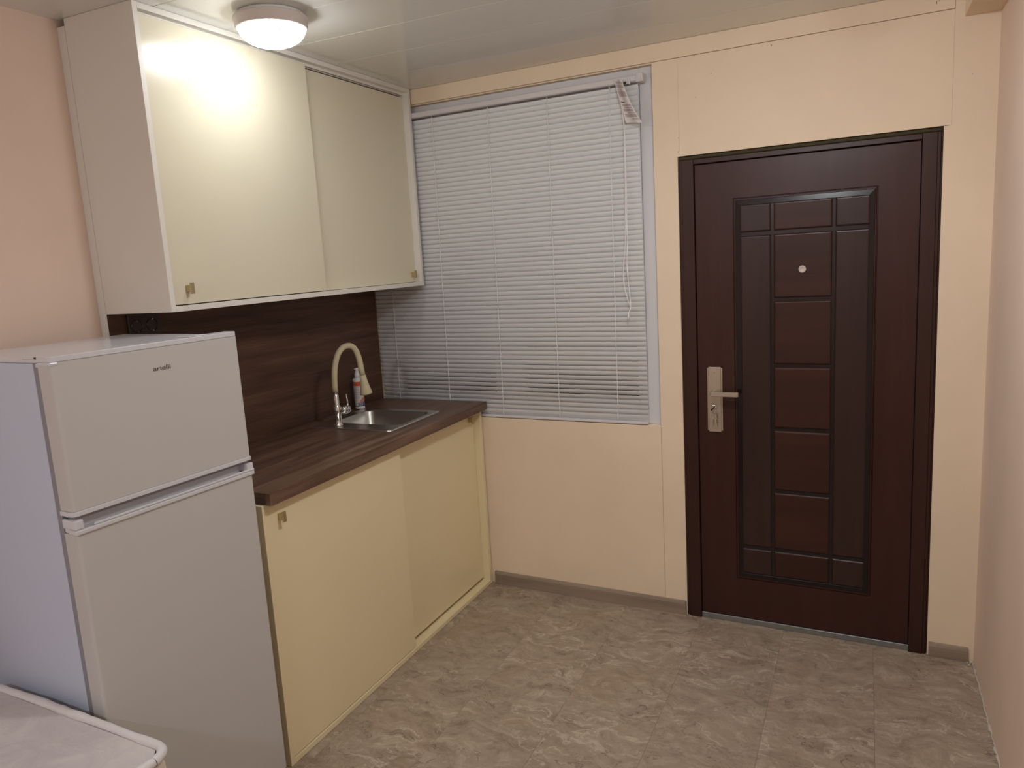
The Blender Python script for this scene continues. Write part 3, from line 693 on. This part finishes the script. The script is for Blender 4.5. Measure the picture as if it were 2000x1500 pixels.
# paper leaflet
lf = thing('paper_leaflet', 'printed paper leaflet dangling from the top right of the blind', 'leaflet', (1.35, -0.03, 2.2))
bm = bmesh.new(); lay = bm.loops.layers.uv.verify(); g = []
NU, NV = 6, 14
for j in range(NV + 1):
    t = j / NV; row = []
    xl = 1.3105 + t * .047; xr = 1.3520 + t * .080 - .006 * sin(pi * t)
    zl = 2.306 - t * .178; zr = 2.296 - t * .176 - .004
    for i in range(NU + 1):
        s = i / NU
        row.append(bm.verts.new((xl + (xr - xl) * s, -.019 - .018 * s - .008 * sin(pi * t) * (.4 + s) + .006 * sin(2 * pi * s), zl + (zr - zl) * s)))
    g.append(row)
for j in range(NV):
    for i in range(NU):
        f = bm.faces.new((g[j][i], g[j][i + 1], g[j + 1][i + 1], g[j + 1][i])); f.smooth = True
        for l, (a, b) in zip(f.loops, ((i, j), (i + 1, j), (i + 1, j + 1), (i, j + 1))): l[lay].uv = (a / NU, 1 - b / NV)
me_ = bm
o = obj('printed_sheet', me_, M['tagprint'], lf)

# ------------------------------------------------------------------ fridge
FB = 'F'
fg = thing('refrigerator', 'white two-door fridge freezer with the freezer door on top, left of the worktop', 'fridge', (-0.25, -0.27, 0), FB)
Wf = -0.545
def slab_x(x0, x1, y0, y1, z0, z1, r, mtl, name, parent, top=None):
    """door: rounded vertical front corners"""
    bm = bmesh.new()
    prof = [(x0, y0), (x0, y1)]
    for i in range(7):
        a = i / 6 * pi / 2; prof.append((x1 - r + r * sin(a), y1 - r + r * cos(a)))
    for i in range(7):
        a = i / 6 * pi / 2; prof.append((x1 - r + r * cos(a), y0 + r - r * sin(a)))
    e = .0012
    def sh(p, d): 
        cxm, cym = (x0 + x1) / 2, (y0 + y1) / 2
        return (p[0] - math.copysign(d, p[0] - cxm), p[1] - math.copysign(d, p[1] - cym))
    loft(bm, [[(*sh(p, e), z0) for p in prof], [(*p, z0 + e) for p in prof], [(*p, z1 - e) for p in prof], [(*sh(p, e), z1) for p in prof]])
    for f in bm.faces:
        if abs(f.normal.z) < .3 if f.normal.length else False: f.smooth = False
    return obj(name, bm, mtl, parent)
obj('body', box(-0.52, -0.070, Wf, -0.0005, 0.03, 1.4295, bev=.003, seg=2), M['fridge_side'], fg)
obj('top_cover', box(-0.52, -0.050, Wf + .0005, -0.001, 1.4298, 1.4385, bev=.003, seg=2), M['fridge_trim'], fg)
obj('gasket', box(-0.0698, -0.050, Wf + .0012, -0.0015, 0.04, 1.4290), M['gasket'], fg)
ud = slab_x(-0.0498, 0.0, Wf, 0, 1.070, 1.4320, 0.008, M['fridge'], 'freezer_door', fg)
tc_ = slab_x(-0.0498, 0.0015, Wf - .0005, 0.0005, 1.4322, 1.4455, 0.012, M['fridge_trim'], 'door_top_cap', ud)
slab_x(-0.0498, 0.004, Wf - .003, 0.0025, 1.0585, 1.070, 0.012, M['fridge_trim'], 'door_lower_lip', ud)
ld = slab_x(-0.0498, 0.0, Wf, 0, 0.035, 1.013, 0.008, M['fridge'], 'fridge_door', fg)
# handle rail: front lip, recessed channel, end blocks
bm = bmesh.new()
add_box(bm, -.0495, -.028, Wf + .002, -.002, 1.0135, 1.050, bev=.002)
add_box(bm, -.028, .006, Wf - .003, .003, 1.013, 1.0255, bev=.003, seg=2)
add_box(bm, -.002, .006, Wf + .045, .003, 1.0255, 1.0325, bev=.0025, seg=2)
add_box(bm, -.0495, .005, Wf - .003, Wf + .020, 1.0255, 1.050, bev=.004, seg=2)
add_box(bm, -.0495, .004, -.022, .002, 1.0255, 1.050, bev=.003, seg=2)
obj('handle_rail', bm, M['fridge_trim'], ld)
obj('middle_gasket', box(-.0495, -.006, Wf + .008, -.008, 1.0502, 1.0583), M['gasket'], fg)
# top hinge, cap at the left front, little riser on the right
bm = bmesh.new()
loft(bm, [[(x, y, zz) for x, y in rrect(-.125, -.015, Wf + .002, Wf + .038, .016, 5)] for zz in (1.4387, 1.4440, )])
obj('hinge_cover', bm, M['fridge_trim'], fg)
obj('hinge_plate', box(-.06, -.012, Wf + .0005, Wf + .035, 1.4200, 1.4297, bev=.001), M['fridge_trim'], fg)
obj('hinge_slot', box(-.062, -.044, Wf + .0008, Wf + .004, 1.4402, 1.4445), M['black'], fg)
bm = bmesh.new(); add_box(bm, -.06, -.004, -.158, -.100, 1.4456, 1.4490, bev=.0012)
obj('top_plug', bm, M['fridge_trim'], ud)
obj('corner_cap', box(-.0490, .0018, Wf - .0012, Wf + .020, 1.4235, 1.4325, bev=.003, seg=2), M['fridge_trim'], ud)
for yv in (-.50, -.04):
    obj('foot', lathe(-.06, yv, [(0, 0.0003), (.018, 0.0003), (.018, .012), (.008, .014), (.008, .036), (0, .036)], 16), M['gasket'], fg)
    obj('foot', lathe(-.47, yv, [(0, 0.0003), (.018, 0.0003), (.018, .012), (.008, .014), (.008, .036), (0, .036)], 16), M['gasket'], fg)
# lettering
cu = bpy.data.curves.new('logo', 'FONT'); cu.body = 'arielli'; cu.size = 0.0215; cu.extrude = 0.0004; cu.space_character = 0.95
to = bpy.data.objects.new('logo_tmp', cu); C.objects.link(to)
dg = bpy.context.evaluated_depsgraph_get(); dg.update()
lm = bpy.data.meshes.new_from_object(to.evaluated_get(dg)); bpy.data.objects.remove(to)
xs = [v.co.x for v in lm.vertices]; sx = 0.0525 / (max(xs) - min(xs)); xm0 = min(xs)
for v in lm.vertices:
    u_, w_, e_ = (v.co.x - xm0) * sx, v.co.y * 0.82, v.co.z
    v.co = Vector((0.0006 + e_, -0.2835 + u_, 1.3715 + w_)) - BASE[fg.name]
lm.name = 'logo'; lm.materials.append(M['logo'])
lo = bpy.data.objects.new('logo', lm); C.objects.link(lo); lo.parent = ud

# ------------------------------------------------------------------ ceiling lamps
def lamp(x, y, label, glass):
    t = thing('ceiling_lamp', label, 'lamp', (x, y, H), 'W')
    obj('base', lathe(x, y, [(0, H - .0003), (.100, H - .0003), (.1055, H - .004), (.1055, H - .0125), (0, H - .0125)], 64), M['lampbase'], t)
    obj('ring', lathe(x, y, [(.095, H - .0127), (.1135, H - .0127), (.1165, H - .0150), (.1165, H - .0180), (.1145, H - .0200), (.1115, H - .0440), (.1075, H - .0475), (.1035, H - .0475), (.1025, H - .0160), (.095, H - .0127)], 72), M['lampring'], t)
    pr = [(.1035, H - .045)] + [(.1035 * cos(a) ** .9, H - .045 - .055 * sin(a)) for a in [pi / 2 * i / 12 for i in range(1, 12)]] + [(0, H - .1005)]
    g = obj('glass_dome', lathe(x, y, pr, 96, uv=True), glass, t)
    return t
lamp(0.588, -1.183, 'round ceiling lamp with lit ribbed glass dome by the wall cabinet', M['lampglass'])
lamp(2.0, -1.32, 'round ceiling lamp with lit glass dome on the door side, out of frame', M['lampglass2'])
lamp(1.35, -4.45, 'round ceiling lamp with lit glass dome at the far end of the room', M['lampglass3'])

# ------------------------------------------------------------------ mattress on its base
mt = thing('mattress', 'white quilted mattress with piped edges in the lower left corner', 'mattress', (0.45, -2.7, 0.34), 'W')
mx0, mx1, my0, my1, mz0, mz1 = 0.215, 0.948, -4.05, -2.121, 0.345, 0.553
bm = bmesh.new(); r = 0.05
def ml(d, zz, rr): return [(x, y, zz) for x, y in rrect(mx0 + d, mx1 - d, my0 + d, my1 - d, rr, 7)]
loft(bm, [ml(.008, mz0 + .004, r), ml(0.0, mz0 + .05, r), ml(-.003, (mz0 + mz1) / 2, r), ml(0.0, mz1 - .04, r), ml(.006, mz1 - .008, r)], True, False, True)
obj('border', bm, M['mattress_side'], mt)
bm = bmesh.new()
# gridded top, gently uneven
nx, ny = 30, 44
gv = [[bm.verts.new((mx0 + .016 + (mx1 - mx0 - .032) * i / nx, my0 + .016 + (my1 - my0 - .032) * j / ny,
       mz1 - .004 + .0035 * sin(i * .9 + j * .35) * sin(j * .5) * min(1, min(i, nx - i, j, ny - j) / 3) + .004 * min(1, min(i, nx - i, j, ny - j) / 5))) for j in range(ny + 1)] for i in range(nx + 1)]
for i in range(nx):
    for j in range(ny):
        vs = (gv[i][j], gv[i + 1][j], gv[i + 1][j + 1], gv[i][j + 1])
        f = bm.faces.new(vs); f.smooth = True
for ix, iy in ((0, 0), (nx, 0), (0, ny), (nx, ny)):
    gv[ix][iy].co += Vector(((.012 if ix == 0 else -.012), (.012 if iy == 0 else -.012), -.002))
obj('quilted_top', bm, M['mattress_top'], mt)
def piping(zz, d, rr, amp):
    base_ = []
    loop = rrect(mx0 + d, mx1 - d, my0 + d, my1 - d, .045, 7); dense = []
    for a, b in zip(loop, loop[1:] + loop[:1]):
        L = math.dist(a, b); k = max(1, int(L / .025))
        for i in range(k): dense.append((a[0] + (b[0] - a[0]) * i / k, a[1] + (b[1] - a[1]) * i / k))
    pts = [(x + random.uniform(-amp, amp), y + amp * 1.2 * sin(i * .55), zz + amp * 1.5 * sin(i * .38)) for i, (x, y) in enumerate(dense)]
    bm = bmesh.new(); add_tube(bm, pts + [pts[0]], rr, 10, caps=False, radii=[rr * random.uniform(.92, 1.08) for _ in pts] + [rr])
    obj('piping', bm, M['piping'], mt)
piping(mz1 - .004, .004, .0115, .0009); piping(mz0 + .010, -.004, .0095, .0009)
bb = thing('bed_base', 'pale board bed base under the quilted mattress', 'bed', (0.45, -2.7, 0), 'W')
bm = bmesh.new(); add_box(bm, mx0 + .0, mx1 + .040, my0, my1 - .002, .20, .3400, bev=.006)
obj('base_box', bm, M['bed'], bb)
for xa in (mx0 + .06, mx1 - .06):
    for ya in (my0 + .08, my1 - .08): obj('leg', box(xa - .03, xa + .03, ya - .03, ya + .03, .0003, .1998, bev=.003), M['bed'], bb)
